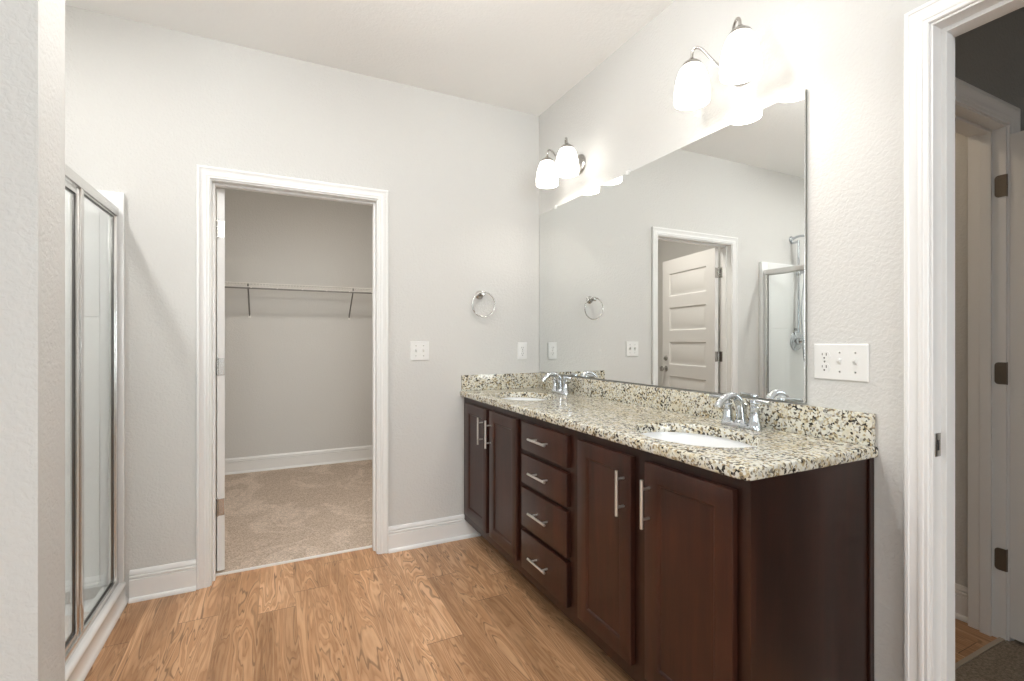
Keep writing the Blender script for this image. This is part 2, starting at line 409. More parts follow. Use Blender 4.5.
struct(jamb('trim_7', [(HX, HX + J, HY - 0.001, HY + 0.121, 0, HH + J), (0.27 - J, 0.27, HY - 0.001, HY + 0.121, 0, HH + J), (0.27, HX, HY - 0.001, HY + 0.121, HH, HH + J),
                       (HX - 0.012, HX, HY + 0.042, HY + 0.078, 0, HH - 0.012), (0.27, HX, HY + 0.042, HY + 0.078, HH - 0.012, HH)]), 'white jamb and stop of the far doorway', 'trim')
struct(wallbox((0.27, HX, HY + 0.004, HY + 0.02, 0.0, 0.008)).build('trim_8', simple('metal strip', (0.42, 0.36, 0.29), 0.4), None, False), 'strip between bedroom carpet and wood floor', 'trim')

BASE = [(0.0, 0.0), (0.027, 0.0), (0.027, 0.007), (0.0245, 0.014), (0.0205, 0.018), (0.0145, 0.0195), (0.0150, 0.099), (0.0150, 0.1005), (0.0085, 0.1015), (0.0085, 0.106), (0.0150, 0.110), (0.0150, 0.1165), (0.0080, 0.1175), (0.0080, 0.1225), (0.0115, 0.126), (0.0100, 0.138), (0.005, 0.1445), (0.0, 0.1455)]
def baseboard(name, place, a0, a1):
    m = MB(); m.ring_loft([[place(a, t, z) for t, z in BASE] for a in (a0, a1)])
    return m.build(name, M['trim'])
pb = lambda a, t, z: (a, D - t, z)
struct(baseboard('baseboard_back', pb, -2.212, CX0 - RV - 0.0575), 'white stepped baseboard between shower curb and closet casing', 'baseboard')
struct(baseboard('baseboard_corner', pb, CX1 + RV + 0.0575, -0.432), 'white stepped baseboard between closet casing and vanity', 'baseboard')
struct(baseboard('baseboard_closet', lambda a, t, z: (a, QY - t, z + 0.002), QX0, QX1), 'white stepped baseboard along the closet wall', 'baseboard')
struct(baseboard('baseboard_hall', lambda a, t, z: (1.135 - t, a, z), HY + 0.12, 2.6), 'white baseboard on the warm lit wall', 'baseboard')
struct(baseboard('baseboard_right', lambda a, t, z: (-t, a, z), BY1 + RV + 0.0565, 0.808), 'white baseboard beside the vanity end', 'baseboard')

# window over the tub side, behind the viewer
wf = MB()
for b in ((WX - 0.09, WX - 0.03, -1.15, -1.10, 1.2, 2.1), (WX - 0.09, WX - 0.03, 0.0, 0.05, 1.2, 2.1), (WX - 0.09, WX - 0.03, -1.10, 0.0, 1.2, 1.25), (WX - 0.09, WX - 0.03, -1.10, 0.0, 2.05, 2.1), (WX - 0.08, WX - 0.04, -1.10, 0.0, 1.63, 1.67)):
    wf.box(*b, bev=0.003, seg=1)
wfo = struct(wf.build('window_1', M['trim']), 'white window frame in the outer wall', 'window')
MB().box(WX - 0.064, WX - 0.058, -1.10, 0.0, 1.25, 2.05).build('window_glass', M['glass'], wfo, False)

wf = MB(); yw = YB - 0.06  # unseen double window added so even fill light can enter
for b in ((-2.45, -2.39, 0.9, 2.4), (-0.61, -0.55, 0.9, 2.4), (-1.525, -1.475, 0.96, 2.34), (-2.39, -0.61, 0.9, 0.96), (-2.39, -0.61, 2.34, 2.4)):
    wf.box(b[0], b[1], yw - 0.03, yw + 0.03, b[2], b[3], bev=0.003, seg=1)
wfo = struct(wf.build('fill_window', M['trim']), 'white double window added behind the viewer for fill light', 'window')
for x0, x1 in ((-2.39, -1.525), (-1.475, -0.61)): MB().box(x0, x1, yw - 0.003, yw + 0.003, 0.96, 2.34).build('window_glass', M['glass'], wfo, False)

# ------------------------------------------------------------------ panelled slabs
def slab(wd, ht, th, panels, steps, rot=None, org=(0, 0, 0), back=True, edge=0.0):
    """wd along u, ht along z, front face at t = 0 looking to -t. panels: (u0, u1, z0, z1). steps: [(inset, depth)]."""
    bm = bmesh.new()
    us = sorted({0, wd, *[p[0] for p in panels], *[p[1] for p in panels]}); zs = sorted({0, ht, *[p[2] for p in panels], *[p[3] for p in panels]})
    def side(t, flip):
        V = {(i, k): bm.verts.new((u, t, z)) for i, u in enumerate(us) for k, z in enumerate(zs)}
        pf = []
        for i in range(len(us) - 1):
            for k in range(len(zs) - 1):
                q = [V[i, k], V[i + 1, k], V[i + 1, k + 1], V[i, k + 1]]
                if flip: q.reverse()
                f = bm.faces.new(q)
                if any(abs(us[i] - p[0]) < 1e-6 and abs(us[i + 1] - p[1]) < 1e-6 and abs(zs[k] - p[2]) < 1e-6 and abs(zs[k + 1] - p[3]) < 1e-6 for p in panels): pf.append(f)
        return V, pf
    A, pa = side(0, False); B, pbk = side(th, True)
    nu, nz = len(us) - 1, len(zs) - 1
    for k in range(nz):
        bm.faces.new((A[0, k], A[0, k + 1], B[0, k + 1], B[0, k])); bm.faces.new((A[nu, k + 1], A[nu, k], B[nu, k], B[nu, k + 1]))
    for i in range(nu):
        bm.faces.new((A[i + 1, 0], A[i, 0], B[i, 0], B[i + 1, 0])); bm.faces.new((A[i, nz], A[i + 1, nz], B[i + 1, nz], B[i, nz]))
    bm.normal_update()
    for fs in ((pa, pbk) if back else (pa,)):
        for ins, dep in steps:
            for f in fs: bmesh.ops.inset_region(bm, faces=[f], thickness=ins, depth=dep, use_even_offset=True)
    m = MB(); m.bm.free(); m.bm = bm
    if edge > 0:
        bm.edges.ensure_lookup_table()
        es = [e for e in bm.edges if e.calc_length() > 1e-5 and all(abs(v.co.y) < 1e-7 for v in e.verts) and
              (all(v.co.x < 1e-6 for v in e.verts) or all(v.co.x > wd - 1e-6 for v in e.verts) or all(v.co.z < 1e-6 for v in e.verts) or all(v.co.z > ht - 1e-6 for v in e.verts))]
        bmesh.ops.bevel(bm, geom=es, offset=edge, segments=2, affect='EDGES', profile=0.5)
    if rot is not None: bmesh.ops.transform(bm, matrix=Matrix.Translation(org) @ rot, verts=bm.verts)
    return m

# closet door, open into the closet
P5 = [(0.118, 0.685, z, z + 0.225) for z in (0.300, 0.638, 0.976, 1.314, 1.652)]
door = bpy.data.objects.new('door_1', None); COL.objects.link(door)
struct(door, 'white five panel closet door standing open into the closet', 'door')
# built closed (hinge pin at origin), front (bath side) looking to -y
sl = slab(0.803, 2.015, 0.035, P5, [(0.010, -0.010), (0.012, -0.0005), (0.020, 0.006)], Matrix.Identity(4), (0.003, -0.035, 0.0))
o = sl.build('door_panel', M['door'], door, True); o['label'] = 'white five panel door leaf'
def hinge(parent, z, hx, hy, nm='hinge', m=None, d=1):
    h = MB()
    h.box(hx - 0.002, hx + 0.032, hy - 0.0345, hy - 0.032, z - 0.044, z + 0.044) if False else None
    h.tube([(hx, hy, z - 0.046), (hx, hy, z + 0.046)], 0.0062, 10)
    h.tube([(hx, hy, z + 0.046), (hx, hy, z + 0.051)], [0.005, 0.002], 10)
    h.box(hx + 0.0, hx + 0.0032, hy - 0.034, hy, z - 0.044, z + 0.044, 0.001, 1)
    for dz in (-0.03, 0.0, 0.03):
        h.lathe((hx + 0.0008, hy - 0.018 - (0.006 if dz == 0 else 0), z + dz), [(0.0045, 0.0), (0.003, 0.0012)], axis=(-1, 0, 0), seg=10)
    return h.build(nm, m or M['nickel'], parent)
for z in (1.80, 1.075, 0.335): hinge(door, z, 0.0, 0.0)
kn = MB()
for sgn, y0 in ((-1, -0.035), (1, 0.0)):
    kn.lathe((0.742, y0, 0.93), [(0.030, 0.0), (0.030, 0.004), (0.026, 0.008), (0.011, 0.010), (0.010, 0.030), (0.022, 0.038), (0.027, 0.048), (0.025, 0.058), (0.014, 0.064)], axis=(0, sgn, 0), seg=20)
kn.build('door_knob', M['nickel'], door)
kb = MB().lathe((0.742, -0.035, 1.035), [(0.027, 0.0), (0.027, 0.006), (0.022, 0.012), (0.010, 0.014)], axis=(0, -1, 0), seg=20)
kb.box(0.737, 0.747, -0.062, -0.045, 1.020, 1.050, 0.003); kb.build('deadbolt', M['nickel'], door)
door.location = (CX0 + 0.013, D + TW - 0.001, 0.016); door.rotation_euler = (0, 0, R(101))
# jamb leaves of the hinges
for z in (1.816, 1.091, 0.351):
    q = MB().box(CX0 - 0.001, CX0 + 0.002, D + 0.083, D + TW + 0.001, z - 0.044, z + 0.044, 0.0008, 1).build('jamb_hinge_leaf', M['bronze'] if z < 1.5 else M['nickel'], bpy.data.objects['trim_2'])  # brighter nickel on the top leaf paints in the light it catches

# far door, standing open into the bedroom
d2 = bpy.data.objects.new('door_2', None); COL.objects.link(d2)
struct(d2, 'white bedroom door standing open at the far doorway', 'door')
slab(0.80, 2.05, 0.035, [(0.118, 0.682, z, z + 0.225) for z in (0.300, 0.645, 0.990, 1.335, 1.680)], [(0.010, -0.010), (0.012, -0.0005), (0.020, 0.006)], Matrix.Identity(4), (0.0, 0.0, 0.0)).build('door_panel', M['door'], d2)
for z in (1.845, 1.075, 0.31):
    h = MB(); h.tube([(-0.008, 0.0, z - 0.046), (-0.008, 0.0, z + 0.046)], 0.0065, 10)
    h.build('hinge', M['bronze'], d2)
for z in (1.865, 1.095, 0.33):
    pr = []
    for cz, a0 in ((z + 0.032, 90), (z - 0.032, 0)):
        for k in range(6):
            a = R(a0 - 90 * k / 5); pr.append((HY + 0.021 + 0.013 * math.cos(a), cz + 0.013 * math.sin(a)))
    pr = [(HY - 0.002, z + 0.045)] + pr + [(HY - 0.002, z - 0.045)]
    lf = MB().ring_loft([[(x, y, zz) for y, zz in pr] for x in (HX - 0.0028, HX + 0.0005)])
    for dz in (-0.028, 0.0, 0.028): lf.lathe((HX - 0.0026, HY + 0.016 + (0.006 if dz == 0 else 0), z + dz), [(0.0042, 0.0), (0.003, 0.001)], axis=(-1, 0, 0), seg=10)
    lf.build('jamb_hinge_leaf', M['bronze'], bpy.data.objects['trim_7'])
d2.location = (HX + 0.008, HY - 0.006, 0.02); d2.rotation_euler = (0, 0, R(-92))

# ------------------------------------------------------------------ vanity
VY0, VY1 = 0.812, D - 0.002
XF = -0.537                       # face frame
CT0, CT1 = 0.884, 0.917           # counter slab
van = thing('vanity_cabinet', 'long dark espresso wood double vanity under the granite counter', 'vanity', (-0.27, 1.82, 0))
bx = MB()
bx.box(XF + 0.02, -0.003, VY0 + 0.018, VY1, 0.115, 0.135).box(-0.02, -0.003, VY0 + 0.018, VY1, 0.135, CT0).box(XF + 0.02, -0.02, VY1 - 0.016, VY1, 0.135, CT0)
bx.build('carcass', M['cabside'], van, False)
ff = MB(); e = 0.0006
for b in ((VY0, VY1, 0.845, CT0 - 0.001), (VY0, VY1, 0.115, 0.180), (VY0, 0.862, 0.180, 0.845), (1.160, 1.252, 0.180, 0.845), (1.535, 1.640, 0.180, 0.845), (2.005, 2.085, 0.180, 0.845), (2.385, 2.452, 0.180, 0.845), (2.755, VY1, 0.180, 0.845)):
    ff.box(XF, XF + 0.02, b[0], b[1], b[2], b[3])
for z in (0.700, 0.545, 0.340): ff.box(XF, XF + 0.02, 1.640, 2.005, z - 0.012, z + 0.025)
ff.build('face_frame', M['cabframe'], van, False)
sp = MB()
sp.ring_loft([[(XF + 0.02, y, 0.115), (XF + 0.02, y, CT0 - 0.001), (-0.002, y, CT0 - 0.001), (-0.002, y, 0.001), (-0.43, y, 0.001), (-0.43, y, 0.115)] for y in (VY0 + 0.004, VY0 + 0.018)])
sp.box(-0.024, -0.002, VY0 - 0.003, VY0 + 0.004, 0.001, CT0 - 0.001, 0.0015, 1)
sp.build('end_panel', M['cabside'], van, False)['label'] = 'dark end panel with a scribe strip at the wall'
MB().box(-0.43, -0.415, VY0 + 0.02, VY1, 0.001, 0.115).build('toe_board', M['toe'], van, False)
RX = Matrix.Rotation(R(-90), 4, 'Z')      # u -> -y (so u runs from far to near), front looking to -x
def pull(parent, x, y, z, length, vert=True):
    m = MB(); h = length / 2; g = length * 0.31
    ax = (0, 0, 1) if vert else (0, 1, 0)
    A = Vector((x - 0.030, y, z)); ax = Vector(ax)
    m.tube([A - ax * h, A + ax * h], 0.0055, 12)
    for s_ in (-g, g): m.tube([A + ax * s_, A + ax * s_ + Vector((0.030, 0, 0))], 0.0042, 10)
    return m.build('pull_handle', M['steel'], parent)
DT = 0.020
def cab_door(ya, yb, hy):
    wd = yb - ya; ht = 0.850 - 0.170
    m = slab(wd, ht, DT, [(0.053, wd - 0.053, 0.053, ht - 0.053)], [(0.004, -0.0015), (0.007, -0.0065)], RX, (XF - DT, yb, 0.170), False, 0.003)
    o = m.build('cabinet_door', M['cab'], van)
    pull(o, XF - DT, hy, 0.727, 0.150); return o
cab_door(2.440, 2.768, 2.484); cab_door(2.072, 2.398, 2.376); cab_door(1.240, 1.548, 1.273); cab_door(0.850, 1.174, 1.152)
for z0, z1 in ((0.722, 0.851), (0.566, 0.699), (0.364, 0.545), (0.166, 0.343)):
    o = slab(0.393, z1 - z0, DT, [], [], RX, (XF - DT, 2.018, z0), False, 0.004).build('drawer', M['cab'], van)
    pull(o, XF - DT, 1.822, (z0 + z1) / 2 + 0.003, 0.150, False)

# counter with two oval cut-outs
SINKS = (1.185, 2.415)
SXC, SRX, SRY = -0.335, 0.168, 0.218
ct = thing('countertop', 'cream granite countertop with black and tan specks on the vanity', 'countertop', (-0.28, 1.82, CT0))
bm = bmesh.new()
X0, X1, Y0, Y1, RC = -0.565, -0.001, 0.800, D - 0.001, 0.028
def outline(d, z):
    pts = []
    r = RC - d
    for k in range(9):
        a = R(180 + 90 * k / 8); pts.append((X0 + RC + r * math.cos(a), Y0 + RC + r * math.sin(a), z))
    return pts + [(X1, Y0 + d, z), (X1, Y1, z), (X0 + d, Y1, z)]
def oval(yc, z, d, n=56):
    return [(SXC + (SRX + d) * math.cos(2 * math.pi * k / n), yc + (SRY + d) * math.sin(2 * math.pi * k / n), z) for k in range(n)]
def fill(z, d, dh):
    edges = []; loops = []
    for pts in (outline(d, z), oval(SINKS[0], z, dh), oval(SINKS[1], z, dh)):
        vs = [bm.verts.new(p) for p in pts]; loops.append(vs)
        edges += [bm.edges.new((vs[i], vs[(i + 1) % len(vs)])) for i in range(len(vs))]
    bmesh.ops.triangle_fill(bm, use_beauty=True, use_dissolve=False, edges=edges)
    return loops
def strip(a, b):
    for i in range(len(a)): bm.faces.new((a[i], a[(i + 1) % len(a)], b[(i + 1) % len(b)], b[i]))
er = 0.007
top = fill(CT1, er, 0.003); bot = fill(CT0, er, 0.0)
prev = top[0]
for ang in (30, 60, 90):
    d = er * (1 - math.sin(R(ang))); z = CT1 - er * (1 - math.cos(R(ang)))
    cur = [bm.verts.new(p) for p in outline(d, z)]; strip(prev, cur); prev = cur
for ang in (0, 30, 60):
    d = er * (1 - math.cos(R(ang))); z = CT0 + er * (1 - math.sin(R(ang)))
    cur = [bm.verts.new(p) for p in outline(d, z)]; strip(prev, cur); prev = cur
strip(prev, bot[0])
for k in (1, 2):
    mid = [bm.verts.new(p) for p in oval(SINKS[k - 1], CT1 - 0.004, 0.0)]
    strip(top[k], mid); strip(mid, bot[k])
m = MB(); m.bm.free(); m.bm = bm; m.build('granite_slab', M['granite'], ct)
MB().box(-0.021, -0.001, 0.806, D - 0.001, CT1 + 0.0005, 1.014, 0.0025).build('backsplash', M['granite'], ct)
MB().box(-0.556, -0.0215, D - 0.021, D - 0.001, CT1 + 0.0005, 1.014, 0.0025).build('side_splash', M['granite'], ct)

def sink(yc, label):
    s = thing('sink', label, 'sink', (SXC, yc, CT0 - 0.14), 'undermount sinks in the granite counter')
    rings = []
    n = 56
    prof = [(1.10, 0.0), (1.035, 0.0), (1.035, -0.004), (1.0, -0.020), (0.96, -0.055), (0.87, -0.095), (0.68, -0.122), (0.40, -0.134), (0.12, -0.138)]
    zt = CT0 - 0.0006
    inner = [[(SXC + SRX * f * math.cos(2 * math.pi * k / n), yc + SRY * f * math.sin(2 * math.pi * k / n), zt + z) for k in range(n)] for f, z in prof]
    outer = [[(SXC + SRX * f * math.cos(2 * math.pi * k / n), yc + SRY * f * math.sin(2 * math.pi * k / n), zt + z) for k in range(n)] for f, z in ((0.12, -0.148), (0.42, -0.144), (0.72, -0.131), (0.92, -0.102), (1.01, -0.058), (1.05, -0.012), (1.10, -0.012), (1.10, 0.0))]
    MB().ring_loft(inner + outer, False, False).build('basin', M['porcelain'], s)
    MB().lathe((SXC, yc, zt - 0.139), [(0.024, 0.0), (0.024, 0.004), (0.018, 0.006), (0.017, 0.003), (0.004, 0.004)]).build('drain', M['chrome'], s)
    return s
sink(SINKS[0], 'white oval undermount sink by the open end of the counter')
sink(SINKS[1], 'white oval undermount sink in the counter corner by the back wall')

def faucet(yc, label):
    f = thing('faucet', label, 'faucet', (-0.085, yc, CT1 + 0.0006), 'chrome faucets on the granite counter')
    z = CT1 + 0.0006; x = -0.085
    b = MB()
    pl = lambda k, g: (x + 0.027 * g * math.copysign(abs(math.cos(k)) ** 0.8, math.cos(k)), yc + 0.082 * g * math.copysign(abs(math.sin(k)) ** 0.62, math.sin(k)))
    A = [2 * math.pi * k / 40 for k in range(40)]
    b.ring_loft([[(*pl(k, g), z + h) for k in A] for g, h in ((1.0, 0.0), (1.0, 0.008), (0.95, 0.013), (0.86, 0.016))])
    b.build('base_plate', M['chrome'], f)
    path = spline([(x + 0.004, yc, z + 0.012), (x + 0.002, yc, z + 0.045), (x - 0.006, yc, z + 0.085), (x - 0.035, yc, z + 0.113), (x - 0.075, yc, z + 0.112), (x - 0.105, yc, z + 0.094), (x - 0.118, yc, z + 0.076)], 6)
    rr = [0.019 - 0.0062 * min(1, i / 20) for i in range(len(path))]
    rr[-1] = 0.0125
    s = MB().tube(path, rr, 18); s.lathe((x + 0.004, yc, z + 0.011), [(0.026, 0.0), (0.025, 0.006), (0.020, 0.016)], seg=20)
    s.build('spout', M['chrome'], f)
    MB().tube([(x + 0.026, yc, z + 0.012), (x + 0.026, yc, z + 0.075)], 0.003, 8).lathe((x + 0.026, yc, z + 0.072), [(0.003, 0), (0.006, 0.004), (0.006, 0.010), (0.002, 0.014)], seg=12).build('lift_rod', M['chrome'], f)
    for sg in (-1, 1):
        yh = yc + 0.056 * sg
        h = MB().lathe((x, yh, z + 0.010), [(0.0235, 0.0), (0.0225, 0.006), (0.0175, 0.018), (0.0150, 0.045), (0.0140, 0.060), (0.0165, 0.064), (0.0165, 0.068), (0.012, 0.071), (0.012, 0.080), (0.015, 0.084), (0.014, 0.092), (0.006, 0.097)], seg=22)
        ho = h.build('handle', M['chrome'], f)
        lv = MB().tube([(x, yh, z + 0.098), (x - 0.004, yh + sg * 0.02, z + 0.100), (x - 0.010, yh + sg * 0.045, z + 0.101), (x - 0.014, yh + sg * 0.068, z + 0.100)], [0.0085, 0.0080, 0.0068, 0.0075], 12)
        lv.build('lever', M['chrome'], ho)
    return f
faucet(SINKS[0] + 0.015, 'chrome two-lever faucet by the open end of the counter')
faucet(SINKS[1] + 0.015, 'chrome two-lever faucet in the counter corner by the back wall')

# mirror
mr = thing('mirror', 'large frameless wall mirror above the granite backsplash', 'mirror', (0, 1.912, 1.0205))
MB().box(-0.0125, -0.0118, 1.0135, 2.8085, 1.022, 2.0665).build('mirror_glass', M['mirror'], mr, False)
MB().box(-0.0118, -0.0060, 1.012, 2.810, 1.0205, 2.068, 0.001, 1).build('glass_edge', M['alu'], mr, False)
MB().box(-0.0060, -0.0012, 1.012, 2.810, 1.0205, 2.068).build('backing', M['mirroredge'], mr, False)
for y in (1.21, 1.91, 2.60):
    MB().box(-0.017, -0.001, y - 0.011, y + 0.011, 2.0685, 2.079, 0.002).box(-0.0165, -0.0128, y - 0.011, y + 0.011, 2.058, 2.0685, 0.001, 1).build('mirror_clip', M['plastic'], mr)

# vanity lights
def vanity_light(yc, label):
    t = thing('vanity_light', label, 'wall light', (0, yc, 2.255), 'two-shade vanity lights above the mirror')
    XS, OF = -0.160, 0.1075
    bp = MB().lathe((-0.001, yc, 2.255), [(0.058, 0.0), (0.058, 0.006), (0.053, 0.013), (0.040, 0.019), (0.022, 0.023), (0.020, 0.045), (0.014, 0.050)], axis=(-1, 0, 0), seg=36)
    bp.build('back_plate', M['nickel'], t)
    for sg in (-1, 1):
        ys = yc + sg * OF
        ap = spline([(-0.035, yc, 2.250), (-0.065, yc + sg * 0.008, 2.238), (-0.105, yc + sg * 0.024, 2.252), (-0.130, yc + sg * 0.046, 2.290), (-0.147, yc + sg * 0.070, 2.330), (-0.157, yc + sg * 0.091, 2.345), (XS, ys - sg * 0.003, 2.334), (XS, ys, 2.305)], 7)
        MB().tube(ap, 0.0052, 12).build('arm', M['nickel'], t)
        MB().lathe((XS, ys, 2.277), [(0.034, -0.003), (0.0395, 0.002), (0.034, 0.014), (0.020, 0.025), (0.010, 0.031), (0.007, 0.038)], seg=30).build('shade_cap', M['nickel'], t)
        so = [(0.031, 2.283), (0.038, 2.279), (0.048, 2.262), (0.056, 2.238), (0.0615, 2.212), (0.065, 2.185), (0.066, 2.163), (0.0645, 2.143)]
        si = [(0.062, 2.143), (0.0632, 2.163), (0.0622, 2.185), (0.0585, 2.212), (0.053, 2.238), (0.045, 2.259), (0.035, 2.275), (0.028, 2.279)]
        MB().lathe((XS, ys, 0), so + si, seg=40, cap0=False, cap1=False).build('glass_shade', M['shade'], t)
        MB().lathe((XS, ys, 2.200), [(0.004, -0.032), (0.018, -0.028), (0.028, -0.014), (0.031, 0.0), (0.028, 0.016), (0.018, 0.034), (0.014, 0.060), (0.013, 0.070)], seg=24).build('light_bulb', M['bulb'], t)
    return t
vanity_light(1.250, 'lit two-shade nickel wall light near the side doorway')
vanity_light(2.347, 'lit two-shade nickel wall light near the back corner')

# towel ring
tr = thing('towel_ring', 'nickel towel ring on the back wall between switch plate and mirror', 'towel ring', (-0.437, D, 1.50))
b = MB().lathe((-0.435, D - 0.0005, 1.518), [(0.027, 0.0), (0.027, 0.005), (0.022, 0.010), (0.012, 0.014), (0.009, 0.030), (0.009, 0.052), (0.013, 0.058), (0.013, 0.068), (0.007, 0.073)], axis=(0, -1, 0), seg=24)
b.build('wall_post', M['nickel'], tr)
MB().torus((-0.430, D - 0.063, 1.531 - 0.0765), 0.0765, 0.0042, axis=Vector((0.0, 1, 0.05)).normalized()).build('ring', M['nickel'], tr)

# switch and outlet plates; place(a, t, z)
def plate_thing(name, label, cat, ac, zc, n, kinds, place, loc, gap=0.046):
    t = thing(name, label, cat, loc)
    wd = 0.070 + (n - 1) * gap; hh = 0.115
    q = MB()
    rings = []
    for d, th in ((0.0, 0.0005), (0.0, 0.0035), (0.0035, 0.0062)):
        rings.append([place(ac + sx * (wd / 2 - d), th, zc + sz * (hh / 2 - d)) for sx, sz in ((-1, -1), (1, -1), (1, 1), (-1, 1))])
    q.ring_loft(rings); q.build('cover_plate', M['plastic'], t, False)
    nrm = Vector(place(0, 1, 0)) - Vector(place(0, 0, 0))
    for k, kind in enumerate(kinds):
        a = ac - (n - 1) * gap / 2 + k * gap
        if kind == 'switch':
            s = MB()
            s.ring_loft([[place(a + sx * 0.0052, 0.0058, zc + sz * 0.012) for sx, sz in ((-1, -1), (1, -1), (1, 1), (-1, 1))],
                         [place(a + sx * 0.0052, 0.0072, zc + sz * 0.012) for sx, sz in ((-1, -1), (1, -1), (1, 1), (-1, 1))]])
            s.ring_loft([[place(a + sx * 0.0046, 0.006, zc + z) for sx, z in ((-1, -0.009), (1, -0.009), (1, 0.009), (-1, 0.009))],
                         [place(a + sx * 0.0040, 0.017, zc + z) for sx, z in ((-1, 0.004), (1, 0.004), (1, 0.012), (-1, 0.012))]])
            s.build('toggle', M['plastic'], t, False)
            zs = (0.030, -0.030)
        else:
            out = []
            for kk in range(28):
                an = 2 * math.pi * kk / 28
                out.append((0.0172 * math.cos(an), max(-0.0142, min(0.0142, 0.0172 * math.sin(an)))))
            for dz in (0.0195, -0.0195):
                so = MB().ring_loft([[place(a + u, th, zc + dz + v) for u, v in out] for th in (0.0055, 0.0082)]).build('receptacle', M['plastic'], t, False)
                for u, v, ww, hh2 in ((-0.0063, 0.004, 0.0024, 0.0085), (0.0063, 0.004, 0.0020, 0.0070)):
                    MB().ring_loft([[place(a + u + sx * ww / 2, th, zc + dz + v + sz * hh2 / 2) for sx, sz in ((-1, -1), (1, -1), (1, 1), (-1, 1))] for th in (0.0080, 0.0086)]).build('blade_slot', M['slot'], so, False)
                MB().ring_loft([[place(a + 0.0027 * math.cos(2 * math.pi * kk / 12), th, zc + dz - 0.0075 + 0.0027 * math.sin(2 * math.pi * kk / 12)) for kk in range(12)] for th in (0.0080, 0.0086)]).build('ground_slot', M['slot'], so, False)
            zs = (0.0,)
        for dz in zs:
            c = Vector(place(a, 0.0058, zc + dz))
            MB().lathe(c, [(0.0034, 0.0), (0.0026, 0.0012)], axis=nrm, seg=12).build('screw', M['nickel'], t)
    return t
back = lambda a, t, z: (a, D - t, z); side_ = lambda a, t, z: (-t, a, z)
plate_thing('switch_plate', 'white double toggle switch plate on the back wall beside the closet casing', 'light switch', -0.820, 1.168, 2, ('switch', 'switch'), back, (-0.82, D, 1.168))
plate_thing('outlet_plate', 'small white single outlet plate in the corner beside the mirror', 'outlet', -0.1285, 1.160, 1, ('outlet',), back, (-0.1285, D, 1.16))
plate_thing('switch_plate', 'wide white plate with one outlet and two toggles beside the side doorway', 'light switch', 0.905, 1.162, 3, ('switch', 'switch', 'outlet'), side_, (0, 0.905, 1.162))

# ------------------------------------------------------------------ shower
SHX = -2.228                      # outer edge of the surround and curb
pan = thing('shower_stall', 'white acrylic shower pan and wall surround in the corner', 'shower', (-2.66, 2.08, 0))
q = MB()
curb = [(-2.216, 0.001), (-2.216, 0.012), (-2.222, 0.020), (-2.228, 0.030), (-2.230, 0.072), (-2.226, 0.080), (-2.226, 0.088), (-2.232, 0.097), (-2.240, 0.101), (-2.262, 0.104), (-2.296, 0.104), (-2.310, 0.095), (-2.322, 0.045), (-2.70, 0.032), (WX + 0.002, 0.045), (WX + 0.002, 0.001)]
q.ring_loft([[(x, y, z) for x, z in curb] for y in (SY1 + 0.001, D - 0.001)])
q.build('pan', M['acrylic'], pan)
q = MB()
q.box(WX + 0.001, SHX, D - 0.030, D - 0.001, 0.103, 1.918, 0.006)
for z0, z1 in ((0.108, 1.334), (1.338, 1.912)): q.box(WX + 0.02, -2.315, D - 0.034, D - 0.029, z0, z1, 0.002, 1)
q.build('back_panel', M['acrylic'], pan)
q = MB()
q.box(WX + 0.001, WX + 0.028, SY1 + 0.03, D - 0.030, 0.103, 1.918, 0.004)
for z0, z1 in ((0.108, 1.334), (1.338, 1.912)): q.box(WX + 0.027, WX + 0.032, SY1 + 0.04, D - 0.036, z0, z1, 0.002, 1)
q.build('side_panel', M['acrylic'], pan)
MB().box(WX + 0.001, SHX, SY1 + 0.001, SY1 + 0.029, 0.103, 1.918, 0.004).build('near_panel', M['acrylic'], pan)
MB().lathe((-2.70, 2.06, 0.036), [(0.055, 0.0), (0.055, 0.003), (0.048, 0.005)], seg=24).build('drain', M['chrome'], pan)

XD = -2.262                       # plane of the glass
sd = thing('shower_door', 'framed clear glass shower door with polished aluminium rails', 'shower door', (XD, 2.08, 0.105))
YA, YZ = SY1 + 0.031, D - 0.032
PY = 2.335                        # post between door and fixed panel
RT = 1.842
q = MB().box(XD - 0.016, XD + 0.016, YA, YZ, RT - 0.040, RT, 0.004); q.build('top_rail', M['alu'], sd)
q = MB().box(XD - 0.014, XD + 0.014, YA, YZ, 0.1055, 0.122, 0.003); q.box(XD + 0.008, XD + 0.016, YA, YZ, 0.1055, 0.132, 0.002); q.build('bottom_track', M['alu'], sd)
for y0, y1 in ((YA, YA + 0.028), (YZ - 0.026, YZ)): MB().box(XD - 0.014, XD + 0.014, y0, y1, 0.122, RT - 0.040, 0.003).build('wall_jamb', M['alu'], sd)
MB().box(XD - 0.014, XD + 0.014, PY, PY + 0.030, 0.122, RT - 0.040, 0.003).build('center_post', M['alu'], sd)
